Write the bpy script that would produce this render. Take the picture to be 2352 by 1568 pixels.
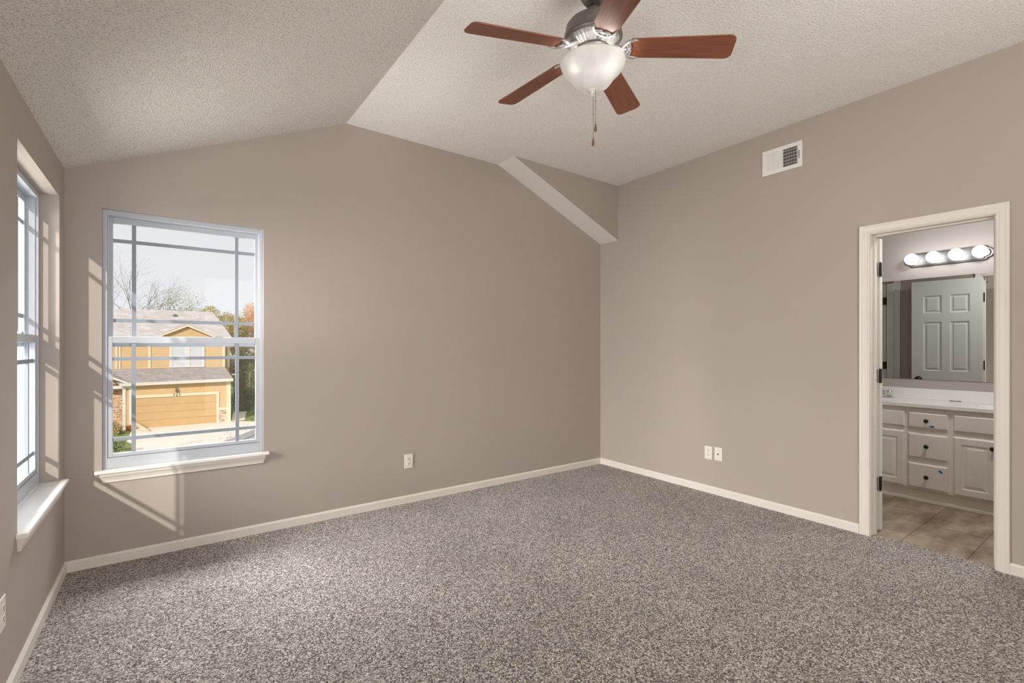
import bpy, bmesh, math, random
from math import pi, sin, cos, radians
from mathutils import Vector, Matrix

for _o in list(bpy.data.objects):
    bpy.data.objects.remove(_o)
S = bpy.context.scene
COL = S.collection

# ------------------------------------------------------------------ camera
cam_data = bpy.data.cameras.new('camera')
cam_data.sensor_width = 36.0
cam_data.lens = 1093.17 / 2352 * 36
cam_data.shift_y = 12.03 / 2352
cam_data.clip_start = 0.02
cam_data.clip_end = 500
camera = bpy.data.objects.new('camera', cam_data)
COL.objects.link(camera)
camera.location = (0.4781, -3.6921, 1.2878)
camera.rotation_euler = (pi / 2, 0, -0.6261)
S.camera = camera

# ------------------------------------------------------------------ exposure, sky, sun, daylight, fill lamps
S.view_settings.view_transform = 'Standard'
S.view_settings.look = 'None'
S.view_settings.exposure = 0.03
S.view_settings.gamma = 1.0
S.view_settings.use_curve_mapping = False
S.cycles.use_denoising = True
S.cycles.max_bounces = 12
S.cycles.diffuse_bounces = 6
S.cycles.transparent_max_bounces = 16
S.cycles.sample_clamp_indirect = 8.0
S.cycles.caustics_reflective = False
S.cycles.caustics_refractive = False

world = bpy.data.worlds.new('sky')
S.world = world
world.use_nodes = True
wn = world.node_tree
wn.nodes.clear()
w_out = wn.nodes.new('ShaderNodeOutputWorld')
w_bg = wn.nodes.new('ShaderNodeBackground')
w_tc = wn.nodes.new('ShaderNodeTexCoord')
w_sep = wn.nodes.new('ShaderNodeSeparateXYZ')
w_ramp = wn.nodes.new('ShaderNodeValToRGB')
wn.links.new(w_tc.outputs['Generated'], w_sep.inputs[0])
wn.links.new(w_sep.outputs['Z'], w_ramp.inputs[0])
wn.links.new(w_ramp.outputs[0], w_bg.inputs[0])
wn.links.new(w_bg.outputs[0], w_out.inputs[0])
_r = w_ramp.color_ramp
_r.elements[0].position = 0.0
_r.elements[0].color = (0.80, 0.85, 0.90, 1)
_r.elements[1].position = 0.30
_r.elements[1].color = (0.74, 0.74, 0.75, 1)
_e = _r.elements.new(0.10)
_e.color = (0.82, 0.84, 0.87, 1)
w_bg.inputs[1].default_value = 1.0

def lamp(name, kind, loc, energy, color=(1, 1, 1), direction=None, **kw):
    d = bpy.data.lights.new(name, kind)
    d.energy = energy
    d.color = color
    for k, v in kw.items():
        setattr(d, k, v)
    o = bpy.data.objects.new(name, d)
    COL.objects.link(o)
    o.location = loc
    if direction is not None:
        o.rotation_euler = Vector(direction).to_track_quat('-Z', 'Y').to_euler()
    return o

lamp('sun', 'SUN', (-8, -14, 9), 3.1, (1.0, 0.94, 0.86), (0.70, 1.0, -0.64), angle=0.018)
# left and front window daylight boosted by unseen area lamps; the others are added fill
lamp('daylight_left', 'AREA', (-3.2, -0.20, 2.2), 1130, (1.0, 0.98, 0.97), (1, -0.06, -0.22), shape='RECTANGLE', size=3.2, size_y=2.2)
lamp('daylight_front', 'AREA', (0.60, 2.2, 3.50), 400, (0.95, 0.98, 1.0), (0, -2.2, -2.2), shape='RECTANGLE', size=2.2, size_y=1.5)
lamp('bounce_fill_left', 'AREA', (-4.0, 0.3, -1.7), 950, (1.0, 0.97, 0.94), (1.0, -0.08, 0.85), shape='RECTANGLE', size=7.0, size_y=2.6)  # added lamp imitating ground bounce, lifts the ceiling
lamp('rear_up_fill', 'AREA', (2.4, -4.6, 1.9), 32, (1.0, 0.96, 0.92), (0, 0.2, 1), shape='RECTANGLE', size=1.6, size_y=0.6)  # added fill behind the camera, aimed up at the ceiling
lamp('rear_fill', 'AREA', (1.55, -5.20, 1.30), 68, (1.0, 0.97, 0.94), (0, 1, 0.06), shape='RECTANGLE', size=1.2, size_y=2.2)  # added fill lamp beyond the rear opening, not real daylight
lamp('bathroom_fill', 'AREA', (4.95, -3.00, 2.42), 24, (1.0, 0.98, 0.97), (0.5, 0.2, -1), shape='DISK', size=0.3)  # unseen fill added to brighten the lower bathroom

# ------------------------------------------------------------------ node helpers
class NT:
    def __init__(self, name):
        self.m = bpy.data.materials.new(name)
        self.m.use_nodes = True
        self.t = self.m.node_tree
        self.b = self.t.nodes['Principled BSDF']
        self.out = self.t.nodes['Material Output']
        self._co = None
    def n(self, kind, **kw):
        x = self.t.nodes.new(kind)
        for k, v in kw.items():
            if k.startswith('i_'):
                x.inputs[k[2:].replace('_', ' ')].default_value = v
            else:
                setattr(x, k, v)
        return x
    def l(self, a, b):
        self.t.links.new(a, b)
    def co(self, scale=None):
        if self._co is None:
            self._co = self.n('ShaderNodeTexCoord')
        if scale is None:
            return self._co.outputs['Object']
        mp = self.n('ShaderNodeMapping')
        mp.inputs['Scale'].default_value = scale
        self.l(self._co.outputs['Object'], mp.inputs[0])
        return mp.outputs[0]
    def ramp(self, src, stops, interp='LINEAR'):
        r = self.n('ShaderNodeValToRGB')
        cr = r.color_ramp
        cr.interpolation = interp
        cr.elements[0].position, cr.elements[0].color = stops[0][0], (*stops[0][1], 1)
        cr.elements[1].position, cr.elements[1].color = stops[-1][0], (*stops[-1][1], 1)
        for p, c in stops[1:-1]:
            e = cr.elements.new(p)
            e.color = (*c, 1)
        self.l(src, r.inputs[0])
        return r.outputs[0]
    def noise(self, scale, detail=2.0, rough=0.5, co=None):
        x = self.n('ShaderNodeTexNoise')
        x.inputs['Scale'].default_value = scale
        x.inputs['Detail'].default_value = detail
        x.inputs['Roughness'].default_value = rough
        self.l(co if co is not None else self.co(), x.inputs['Vector'])
        return x.outputs[0]
    def bump(self, height, strength, dist=0.01):
        b = self.n('ShaderNodeBump')
        b.inputs['Strength'].default_value = strength
        b.inputs['Distance'].default_value = dist
        self.l(height, b.inputs['Height'])
        self.l(b.outputs[0], self.b.inputs['Normal'])
    def base(self, c):
        if isinstance(c, tuple):
            self.b.inputs['Base Color'].default_value = (*c, 1)
        else:
            self.l(c, self.b.inputs['Base Color'])
    def mix(self, a, b, fac, mode='MIX'):
        x = self.n('ShaderNodeMix', data_type='RGBA', blend_type=mode)
        for s, v in ((6, a), (7, b)):
            if isinstance(v, tuple):
                x.inputs[s].default_value = (*v, 1)
            else:
                self.l(v, x.inputs[s])
        if isinstance(fac, (int, float)):
            x.inputs[0].default_value = fac
        else:
            self.l(fac, x.inputs[0])
        return x.outputs[2]

def plain(name, color, rough=0.5, metal=0.0, var=0.06, scale=12.0, spec=0.5, bump=0.0):
    t = NT(name)
    d = tuple(max(0, c * (1 - var)) for c in color)
    u = tuple(min(1, c * (1 + var)) for c in color)
    nz = t.noise(scale, 3)
    t.base(t.ramp(nz, [(0.3, d), (0.7, u)]))
    t.b.inputs['Roughness'].default_value = rough
    t.b.inputs['Metallic'].default_value = metal
    t.b.inputs['Specular IOR Level'].default_value = spec
    if bump:
        t.bump(nz, bump, 0.005)
    return t.m

M = {}
def m_wall():
    t = NT('taupe_wall_paint')
    t.base(t.ramp(t.noise(1.3, 2), [(0.3, (0.420, 0.366, 0.322)), (0.7, (0.434, 0.379, 0.334))]))
    t.b.inputs['Roughness'].default_value = 0.62
    t.b.inputs['Specular IOR Level'].default_value = 0.35
    t.bump(t.noise(260, 2), 0.05, 0.002)
    return t.m
M['wall'] = m_wall()
M['bath_wall'] = plain('greige_bathroom_paint', (0.415, 0.380, 0.355), 0.6, var=0.01, scale=3)

def m_ceiling(name, scale, strength, lo, hi):
    t = NT(name)
    n1 = t.noise(scale, 2.5, 0.6)
    h = t.ramp(n1, [(0.34, (0, 0, 0)), (0.62, (1, 1, 1))])
    t.base(t.ramp(n1, [(0.32, lo), (0.52, hi)]))
    t.b.inputs['Roughness'].default_value = 0.9
    t.b.inputs['Specular IOR Level'].default_value = 0.2
    t.bump(h, strength, 0.006)
    return t.m
M['popcorn'] = m_ceiling('popcorn_ceiling', 150, 0.60, (0.50, 0.46, 0.42), (0.80, 0.76, 0.71))
M['orange_peel'] = m_ceiling('textured_ceiling', 105, 0.40, (0.76, 0.735, 0.70), (0.86, 0.835, 0.80))
M['ceil_paint'] = plain('smooth_ceiling_paint', (0.78, 0.75, 0.71), 0.8, var=0.01)

def m_carpet():
    t = NT('speckled_carpet')
    co = t.co()
    def cells(scale):
        v = t.n('ShaderNodeTexVoronoi')
        v.inputs['Scale'].default_value = scale
        t.l(co, v.inputs['Vector'])
        sp = t.n('ShaderNodeSeparateColor')
        t.l(v.outputs['Color'], sp.inputs[0])
        return v, sp.outputs[0]
    v, r = cells(185)
    col = t.ramp(r, [(0.0, (0.065, 0.053, 0.046)), (0.26, (0.165, 0.142, 0.127)), (0.55, (0.370, 0.336, 0.308)), (0.83, (0.600, 0.562, 0.528)), (1.0, (0.80, 0.76, 0.73))])
    v2, r2 = cells(430)
    fib = t.ramp(r2, [(0.0, (0.72, 0.71, 0.70)), (1.0, (1.22, 1.22, 1.22))])
    col = t.mix(col, fib, 1.0, 'MULTIPLY')
    big = t.ramp(t.noise(2.2, 3, 0.55), [(0.3, (0.91, 0.90, 0.89)), (0.7, (1.06, 1.06, 1.06))])
    t.base(t.mix(col, big, 1.0, 'MULTIPLY'))
    t.b.inputs['Roughness'].default_value = 0.95
    t.b.inputs['Specular IOR Level'].default_value = 0.1
    t.b.inputs['Sheen Weight'].default_value = 0.15
    inv = t.n('ShaderNodeMath', operation='SUBTRACT')
    inv.inputs[0].default_value = 1.0
    t.l(v.outputs['Distance'], inv.inputs[1])
    t.bump(inv.outputs[0], 0.7, 0.006)
    return t.m
M['carpet'] = m_carpet()

def m_tile():
    t = NT('stone_look_vinyl_tile')
    br = t.n('ShaderNodeTexBrick', offset=0.0)
    mp = t.n('ShaderNodeMapping')
    mp.inputs['Rotation'].default_value = (0, 0, radians(45 - 45))
    t.l(t.co(), mp.inputs[0])
    t.l(mp.outputs[0], br.inputs['Vector'])
    br.inputs['Scale'].default_value = 1.0
    br.inputs['Brick Width'].default_value = 0.33
    br.inputs['Row Height'].default_value = 0.33
    br.inputs['Mortar Size'].default_value = 0.0035
    br.inputs['Color1'].default_value = (1, 1, 1, 1)
    br.inputs['Color2'].default_value = (0.82, 0.82, 0.82, 1)
    br.inputs['Mortar'].default_value = (0.42, 0.40, 0.38, 1)
    nz = t.noise(3.2, 5, 0.6, t.co((1.0, 2.4, 1)))
    c = t.ramp(nz, [(0.30, (0.17, 0.105, 0.062)), (0.48, (0.32, 0.245, 0.175)), (0.70, (0.50, 0.425, 0.335))])
    t.base(t.mix(c, br.outputs['Color'], 1.0, 'MULTIPLY'))
    t.b.inputs['Roughness'].default_value = 0.45
    return t.m
M['tile'] = m_tile()

M['trim'] = plain('cream_trim_paint', (0.76, 0.715, 0.655), 0.38, var=0.015, scale=5)
M['stool'] = plain('white_sill_paint', (0.84, 0.82, 0.79), 0.35, var=0.02, scale=6)
M['vinyl'] = plain('shaded_white_vinyl', (0.50, 0.53, 0.58), 0.35, var=0.01, scale=4)  # white frames, darkened: their shade against the window is in the colour
M['muntin'] = plain('shaded_grille', (0.30, 0.34, 0.39), 0.4, var=0.01, scale=4)  # backlit shade of the bars put into this darker grey
M['door'] = plain('white_door_paint', (0.74, 0.73, 0.69), 0.4, var=0.012, scale=4)
M['cabinet'] = plain('cream_cabinet_paint', (0.80, 0.755, 0.70), 0.42, var=0.03, scale=7)
M['bronze'] = plain('dark_bronze', (0.035, 0.026, 0.022), 0.35, 0.6, var=0.2, scale=40)
M['plate'] = plain('ivory_plastic', (0.80, 0.76, 0.69), 0.35, var=0.01)
M['slot'] = plain('black_slot', (0.02, 0.018, 0.016), 0.6, var=0.1)
M['vent'] = plain('white_enamel', (0.80, 0.785, 0.76), 0.35, var=0.01)
M['pewter'] = plain('pewter_metal', (0.21, 0.195, 0.18), 0.38, 0.75, var=0.12, scale=30)
M['pewter_light'] = plain('rubbed_pewter', (0.36, 0.35, 0.335), 0.48, 0.6, var=0.15, scale=60)
M['nickel'] = plain('brushed_nickel', (0.20, 0.198, 0.195), 0.38, 0.85, var=0.1, scale=25)
M['chrome'] = plain('chrome', (0.75, 0.76, 0.78), 0.08, 1.0, var=0.02)
M['marble'] = plain('white_cultured_marble', (0.83, 0.82, 0.80), 0.18, var=0.02, scale=5)
M['tape'] = plain('blue_tape', (0.015, 0.13, 0.50), 0.6, var=0.1)
M['chain'] = plain('bead_chain', (0.20, 0.17, 0.14), 0.3, 0.9)
M['fob'] = plain('walnut_fob', (0.16, 0.085, 0.03), 0.25, var=0.25, scale=60)

def m_cherry():
    t = NT('cherry_wood')
    w = t.noise(5.0, 5, 0.6, t.co((1.2, 14, 14)))
    t.base(t.ramp(w, [(0.25, (0.150, 0.042, 0.016)), (0.5, (0.215, 0.066, 0.028)), (0.75, (0.275, 0.092, 0.042))]))
    t.b.inputs['Roughness'].default_value = 0.50
    t.b.inputs['Coat Weight'].default_value = 0.35
    t.b.inputs['Coat Roughness'].default_value = 0.50
    return t.m
M['cherry'] = m_cherry()

def m_glass():
    t = NT('window_glass')
    t.t.nodes.remove(t.b)
    tr = t.n('ShaderNodeBsdfTransparent')
    gl = t.n('ShaderNodeBsdfGlossy')
    gl.inputs['Roughness'].default_value = 0.02
    fr = t.n('ShaderNodeFresnel')
    fr.inputs[0].default_value = 1.45
    sc = t.n('ShaderNodeMath', operation='MULTIPLY')
    t.l(fr.outputs[0], sc.inputs[0]); sc.inputs[1].default_value = 0.1
    mx = t.n('ShaderNodeMixShader')
    t.l(sc.outputs[0], mx.inputs[0]); t.l(tr.outputs[0], mx.inputs[1]); t.l(gl.outputs[0], mx.inputs[2])
    t.l(mx.outputs[0], t.out.inputs[0])
    return t.m
M['glass'] = m_glass()

def m_bowl():
    t = NT('frosted_alabaster_glass')
    t.t.nodes.remove(t.b)
    nz = t.noise(9, 4, 0.6)
    c = t.ramp(nz, [(0.3, (0.70, 0.695, 0.68)), (0.6, (0.82, 0.815, 0.80))])
    df = t.n('ShaderNodeBsdfDiffuse')
    tl = t.n('ShaderNodeBsdfTranslucent')
    gl = t.n('ShaderNodeBsdfGlossy')
    gl.inputs['Roughness'].default_value = 0.5
    t.l(c, df.inputs[0]); t.l(c, tl.inputs[0])
    a = t.n('ShaderNodeMixShader'); a.inputs[0].default_value = 0.27
    t.l(df.outputs[0], a.inputs[1]); t.l(tl.outputs[0], a.inputs[2])
    b = t.n('ShaderNodeMixShader'); b.inputs[0].default_value = 0.02
    t.l(a.outputs[0], b.inputs[1]); t.l(gl.outputs[0], b.inputs[2])
    t.l(b.outputs[0], t.out.inputs[0])
    return t.m
M['bowl'] = m_bowl()

def m_emit(name, color, strength):
    t = NT(name)
    t.b.inputs['Base Color'].default_value = (*color, 1)
    t.b.inputs['Emission Color'].default_value = (*color, 1)
    nz = t.ramp(t.noise(4), [(0, (0.98, 0.98, 0.98)), (1, (1, 1, 1))])
    t.l(t.mix(color, nz, 1.0, 'MULTIPLY'), t.b.inputs['Emission Color'])
    t.b.inputs['Emission Strength'].default_value = strength
    return t.m
M['bulb'] = m_emit('lit_globe_bulb', (1.0, 0.98, 0.97), 6.5)
M['fan_bulb'] = m_emit('lit_fan_bulb', (1.0, 0.97, 0.94), 30.0)

def m_mirror():
    t = NT('mirror_glass')
    t.base(t.ramp(t.noise(1), [(0, (0.80, 0.84, 0.82)), (1, (0.82, 0.86, 0.84))]))
    t.b.inputs['Metallic'].default_value = 1.0
    t.b.inputs['Roughness'].default_value = 0.0
    return t.m
M['mirror'] = m_mirror()

def m_lines(name, base, dark, period, width, axis=2, rough=0.7, var=0.05):
    """boards / courses: thin darker lines repeating along one axis"""
    t = NT(name)
    s = t.n('ShaderNodeSeparateXYZ')
    t.l(t.co(), s.inputs[0])
    a = t.n('ShaderNodeMath', operation='DIVIDE'); a.inputs[1].default_value = period
    t.l(s.outputs[axis], a.inputs[0])
    f = t.n('ShaderNodeMath', operation='FRACT'); t.l(a.outputs[0], f.inputs[0])
    lt = t.n('ShaderNodeMath', operation='LESS_THAN'); lt.inputs[1].default_value = width / period
    t.l(f.outputs[0], lt.inputs[0])
    nz = t.noise(2.5, 3)
    b = t.ramp(nz, [(0.3, tuple(c * (1 - var) for c in base)), (0.7, tuple(min(1, c * (1 + var)) for c in base))])
    t.base(t.mix(b, dark, lt.outputs[0]))
    t.b.inputs['Roughness'].default_value = rough
    t.b.inputs['Specular IOR Level'].default_value = 0.2
    return t.m
M['siding'] = m_lines('tan_lap_siding', (0.636, 0.444, 0.244), (0.488, 0.325, 0.170), 0.18, 0.03)
M['garage_panel'] = m_lines('tan_garage_door', (0.547, 0.370, 0.185), (0.399, 0.259, 0.119), 0.53, 0.035, var=0.03)
M['stucco'] = plain('tan_panel_siding', (0.620, 0.421, 0.214), 0.8, var=0.04, scale=3)
M['cream'] = plain('cream_exterior_trim', (0.688, 0.606, 0.429), 0.6, var=0.03)
M['white_ext'] = plain('white_exterior_trim', (0.665, 0.651, 0.591), 0.6, var=0.03)
M['blind'] = m_lines('white_blinds', (0.606, 0.620, 0.651), (0.488, 0.510, 0.554), 0.10, 0.02)

def m_shingle(name, a, b, row=0.10):
    t = NT(name)
    br = t.n('ShaderNodeTexBrick', offset=0.5)
    mp = t.n('ShaderNodeMapping')
    mp.inputs['Scale'].default_value = (1, 1, 1)
    sep = t.n('ShaderNodeSeparateXYZ'); t.l(t.co(), sep.inputs[0])
    cmb = t.n('ShaderNodeCombineXYZ')
    t.l(sep.outputs[0], cmb.inputs[0]); t.l(sep.outputs[2], cmb.inputs[1])
    t.l(cmb.outputs[0], br.inputs['Vector'])
    br.inputs['Scale'].default_value = 1.0
    br.inputs['Brick Width'].default_value = 0.26
    br.inputs['Row Height'].default_value = row
    br.inputs['Mortar Size'].default_value = 0.010
    br.inputs['Color1'].default_value = (*a, 1)
    br.inputs['Color2'].default_value = (*b, 1)
    br.inputs['Mortar'].default_value = (*[c * 0.82 for c in a], 1)
    nz = t.ramp(t.noise(1.6, 4), [(0.3, (0.85, 0.82, 0.80)), (0.7, (1.1, 1.06, 1.04))])
    t.base(t.mix(br.outputs['Color'], nz, 1.0, 'MULTIPLY'))
    t.b.inputs['Roughness'].default_value = 0.9
    t.b.inputs['Specular IOR Level'].default_value = 0.1
    return t.m
M['shingle'] = m_shingle('grey_brown_shingles', (0.38, 0.35, 0.345), (0.47, 0.435, 0.42))
M['shingle_up'] = m_shingle('pale_shingles', (0.55, 0.52, 0.515), (0.64, 0.605, 0.60))
M['shingle_near'] = m_lines('grey_course_shingles', (0.383, 0.376, 0.376), (0.119, 0.112, 0.112), 0.085, 0.008)

def m_stone():
    t = NT('stacked_stone_veneer')
    v = t.n('ShaderNodeTexVoronoi')
    v.inputs['Scale'].default_value = 5.0
    t.l(t.co((1, 1, 2.2)), v.inputs['Vector'])
    sep = t.n('ShaderNodeSeparateColor'); t.l(v.outputs['Color'], sep.inputs[0])
    c = t.ramp(sep.outputs[0], [(0.0, (0.222, 0.125, 0.074)), (0.25, (0.458, 0.310, 0.222)), (0.6, (0.628, 0.458, 0.333)), (1.0, (0.680, 0.591, 0.488))])
    t.base(c)
    t.b.inputs['Roughness'].default_value = 0.9
    t.bump(v.outputs['Distance'], 0.5, 0.05)
    return t.m
M['stone'] = m_stone()
M['concrete'] = plain('cream_concrete', (0.86, 0.80, 0.71), 0.85, var=0.04, scale=0.6)
M['grass'] = plain('lawn_grass', (0.24, 0.27, 0.10), 0.9, var=0.45, scale=5)
M['bark'] = plain('grey_brown_bark', (0.22, 0.17, 0.14), 0.9, var=0.25, scale=6)
M['bark_pale'] = plain('pale_twig_bark', (0.42, 0.30, 0.29), 0.9, var=0.2, scale=6)
def m_leaf(name, a, b, c):
    t = NT(name)
    t.base(t.ramp(t.noise(1.8, 4, 0.7), [(0.3, a), (0.5, b), (0.7, c)]))
    t.b.inputs['Roughness'].default_value = 0.8
    t.b.inputs['Specular IOR Level'].default_value = 0.2
    return t.m
M['leaf_autumn'] = m_leaf('orange_autumn_leaves', (0.552, 0.374, 0.124), (0.757, 0.410, 0.178), (0.829, 0.552, 0.321))
M['leaf_olive'] = m_leaf('olive_leaves', (0.302, 0.250, 0.089), (0.499, 0.419, 0.151), (0.641, 0.499, 0.232))
M['leaf_dark'] = m_leaf('dark_green_leaves', (0.089, 0.103, 0.045), (0.213, 0.213, 0.099), (0.392, 0.339, 0.178))
M['leaf_green'] = m_leaf('yellow_green_leaves', (0.251, 0.238, 0.066), (0.383, 0.343, 0.132), (0.462, 0.409, 0.238))
M['leaf_pink'] = m_leaf('dull_pink_leaves', (0.363, 0.238, 0.224), (0.449, 0.330, 0.317), (0.515, 0.409, 0.396))
M['leaf_bush'] = m_leaf('bright_bush_leaves', (0.132, 0.178, 0.059), (0.264, 0.304, 0.132), (0.396, 0.383, 0.224))
M['terracotta'] = plain('orange_terracotta', (0.561, 0.178, 0.053), 0.6, var=0.08)

# ------------------------------------------------------------------ mesh helpers
WM = {}
class MB:
    def __init__(self):
        self.bm = bmesh.new()
    def faces(self, verts, faces, mat=0):
        vs = [self.bm.verts.new(v) for v in verts]
        for f in faces:
            try:
                fc = self.bm.faces.new([vs[i] for i in f])
                fc.material_index = mat
            except ValueError:
                pass
        return self
    def box(self, x0, x1, y0, y1, z0, z1, mat=0, fn=None):
        x0, x1 = min(x0, x1), max(x0, x1); y0, y1 = min(y0, y1), max(y0, y1); z0, z1 = min(z0, z1), max(z0, z1)
        v = [(x0, y0, z0), (x1, y0, z0), (x1, y1, z0), (x0, y1, z0), (x0, y0, z1), (x1, y0, z1), (x1, y1, z1), (x0, y1, z1)]
        if fn: v = [fn(*p) for p in v]
        return self.faces(v, [(0, 3, 2, 1), (4, 5, 6, 7), (0, 1, 5, 4), (1, 2, 6, 5), (2, 3, 7, 6), (3, 0, 4, 7)], mat)
    def prism(self, loop_a, loop_b, mat=0, side_mats=None):
        n = len(loop_a)
        vs = [self.bm.verts.new(v) for v in list(loop_a) + list(loop_b)]
        for idx in (list(range(n))[::-1], list(range(n, 2 * n))):
            f = self.bm.faces.new([vs[i] for i in idx]); f.material_index = mat
        for i in range(n):
            j = (i + 1) % n
            f = self.bm.faces.new([vs[i], vs[j], vs[n + j], vs[n + i]])
            f.material_index = side_mats[i] if side_mats else mat
        return self
    def lathe(self, prof, seg=32, c=(0, 0, 0), axis='z', mat=0, closed=False):
        rings = []
        for r, h in prof:
            ring = []
            for k in range(seg):
                a = 2 * pi * k / seg
                if axis == 'z': p = (c[0] + r * cos(a), c[1] + r * sin(a), c[2] + h)
                elif axis == 'x': p = (c[0] + h, c[1] + r * cos(a), c[2] + r * sin(a))
                else: p = (c[0] + r * cos(a), c[1] + h, c[2] + r * sin(a))
                ring.append(self.bm.verts.new(p))
            rings.append(ring)
        pairs = list(zip(rings, rings[1:]))
        if closed: pairs.append((rings[-1], rings[0]))
        for A, B in pairs:
            for k in range(seg):
                f = self.bm.faces.new([A[k], A[(k + 1) % seg], B[(k + 1) % seg], B[k]]); f.material_index = mat; f.smooth = True
        if not closed:
            for ring, rev in ((rings[0], True), (rings[-1], False)):
                if prof[0 if rev else -1][0] > 1e-6:
                    f = self.bm.faces.new(ring[::-1] if rev else ring); f.material_index = mat
        return self
    def tube(self, pts, radii, seg=8, mat=0, cap=True):
        pts = [Vector(p) for p in pts]
        if not hasattr(radii, '__len__'): radii = [radii] * len(pts)
        rings = []
        up = Vector((0, 0, 1))
        for i, p in enumerate(pts):
            d = (pts[min(i + 1, len(pts) - 1)] - pts[max(i - 1, 0)]).normalized()
            a = d.cross(up)
            if a.length < 1e-3: a = d.cross(Vector((1, 0, 0)))
            a.normalize(); b = d.cross(a).normalized()
            rings.append([self.bm.verts.new(p + (a * cos(2 * pi * k / seg) + b * sin(2 * pi * k / seg)) * radii[i]) for k in range(seg)])
        for A, B in zip(rings, rings[1:]):
            for k in range(seg):
                f = self.bm.faces.new([A[k], A[(k + 1) % seg], B[(k + 1) % seg], B[k]]); f.material_index = mat; f.smooth = True
        if cap:
            self.bm.faces.new(rings[0][::-1]).material_index = mat
            self.bm.faces.new(rings[-1]).material_index = mat
        return self
    def sphere(self, c, r, seg=24, rings=12, sz=1.0, mat=0):
        prof = [(max(1e-5, r * sin(pi * i / rings)), -r * sz * cos(pi * i / rings)) for i in range(rings + 1)]
        return self.lathe(prof, seg, c, 'z', mat)
    def quad_leaf(self, p, size, rnd):
        d = Vector((rnd.gauss(0, 1), rnd.gauss(0, 1), rnd.gauss(0, 1))).normalized()
        e = d.orthogonal().normalized()
        e = (Matrix.Rotation(rnd.uniform(0, 6.28), 3, d) @ e)
        f = d.cross(e)
        p = Vector(p)
        self.faces([p - e * size, p + f * size * 0.45, p + e * size, p - f * size * 0.45], [(0, 1, 2, 3)])
    def panel_face(self, fn, u0, u1, v0, v1, panels, prof):
        """flat face in (u,v) with moulded rectangular panels; fn(u,v,depth)->xyz; prof = [(inset, depth), ...] last one filled"""
        us = sorted({u0, u1} | {p[0] for p in panels} | {p[1] for p in panels})
        vs = sorted({v0, v1} | {p[2] for p in panels} | {p[3] for p in panels})
        for a, b in zip(us, us[1:]):
            for c, d in zip(vs, vs[1:]):
                hit = any(abs(a - p[0]) < 1e-6 and abs(b - p[1]) < 1e-6 and abs(c - p[2]) < 1e-6 and abs(d - p[3]) < 1e-6 for p in panels)
                if not hit:
                    self.faces([fn(a, c, 0), fn(b, c, 0), fn(b, d, 0), fn(a, d, 0)], [(0, 1, 2, 3)])
                else:
                    prev = (a, b, c, d, 0)
                    for ins, dep in prof:
                        cur = (a + ins, b - ins, c + ins, d - ins, dep)
                        P = [fn(prev[0], prev[2], prev[4]), fn(prev[1], prev[2], prev[4]), fn(prev[1], prev[3], prev[4]), fn(prev[0], prev[3], prev[4])]
                        Q = [fn(cur[0], cur[2], cur[4]), fn(cur[1], cur[2], cur[4]), fn(cur[1], cur[3], cur[4]), fn(cur[0], cur[3], cur[4])]
                        self.faces(P + Q, [(0, 1, 5, 4), (1, 2, 6, 5), (2, 3, 7, 6), (3, 0, 4, 7)])
                        prev = cur
                    self.faces([fn(prev[0], prev[2], prev[4]), fn(prev[1], prev[2], prev[4]), fn(prev[1], prev[3], prev[4]), fn(prev[0], prev[3], prev[4])], [(0, 1, 2, 3)])
        return self
    def build(self, name, mats, parent=None, bevel=0.0, local=False, normals=True):
        if not isinstance(mats, (list, tuple)): mats = [mats]
        if normals:
            bmesh.ops.recalc_face_normals(self.bm, faces=self.bm.faces[:])
        me = bpy.data.meshes.new(name)
        self.bm.to_mesh(me); self.bm.free()
        for m in mats: me.materials.append(m)
        o = bpy.data.objects.new(name, me)
        COL.objects.link(o)
        W = Matrix.Identity(4)
        if parent is not None:
            o.parent = parent
            W = WM.get(parent.name, Matrix.Identity(4))
            if not local:
                me.transform(W.inverted())
        WM[o.name] = W.copy()
        if bevel:
            b = o.modifiers.new('bevel', 'BEVEL'); b.width = bevel; b.segments = 2; b.limit_method = 'ANGLE'; b.angle_limit = radians(40)
        return o

def tag(o, label, cat, group=None, kind=None):
    o['label'] = label; o['category'] = cat
    if group: o['group'] = group
    if kind: o['kind'] = kind
    return o
def struct(o, label=None, cat=None):
    o['kind'] = 'structure'
    if label: o['label'] = label
    if cat: o['category'] = cat
    return o
def empty(name, loc=(0, 0, 0), rot=(0, 0, 0)):
    o = bpy.data.objects.new(name, None)
    COL.objects.link(o)
    o.empty_display_size = 0.1
    o.location = loc; o.rotation_euler = rot
    from mathutils import Euler
    WM[o.name] = Matrix.Translation(loc) @ Euler(rot).to_matrix().to_4x4()
    return o
def copy_tree(o, loc=None, rot=None, parent=None):
    c = o.copy(); COL.objects.link(c)
    if loc is not None: c.location = loc
    if rot is not None: c.rotation_euler = rot
    if parent is not None: c.parent = parent
    for ch in list(o.children):
        k = ch.copy(); COL.objects.link(k); k.parent = c
        for g in list(ch.children):
            h = g.copy(); COL.objects.link(h); h.parent = k
    return c

# ------------------------------------------------------------------ room dimensions
W = 4.354           # right wall plane
WT = 0.12           # wall thickness
H = 2.994           # flat ceiling
ZL = 2.301          # ceiling height at the left wall
XR = 1.583          # where the slope meets the flat ceiling
SL = (H - ZL) / XR
YB = -5.0           # rear wall
XB = 6.08           # bathroom vanity wall
def zs(x): return ZL + SL * x if x < XR else H

WX1, WX2 = 0.163, 1.018      # front window opening
LY1, LY2 = -1.045, -0.150    # left window opening
WZ0, WZ1 = 0.540, 2.106
DY1, DY2, DZ = -2.478, -3.117, 2.070   # rough door opening

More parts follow.
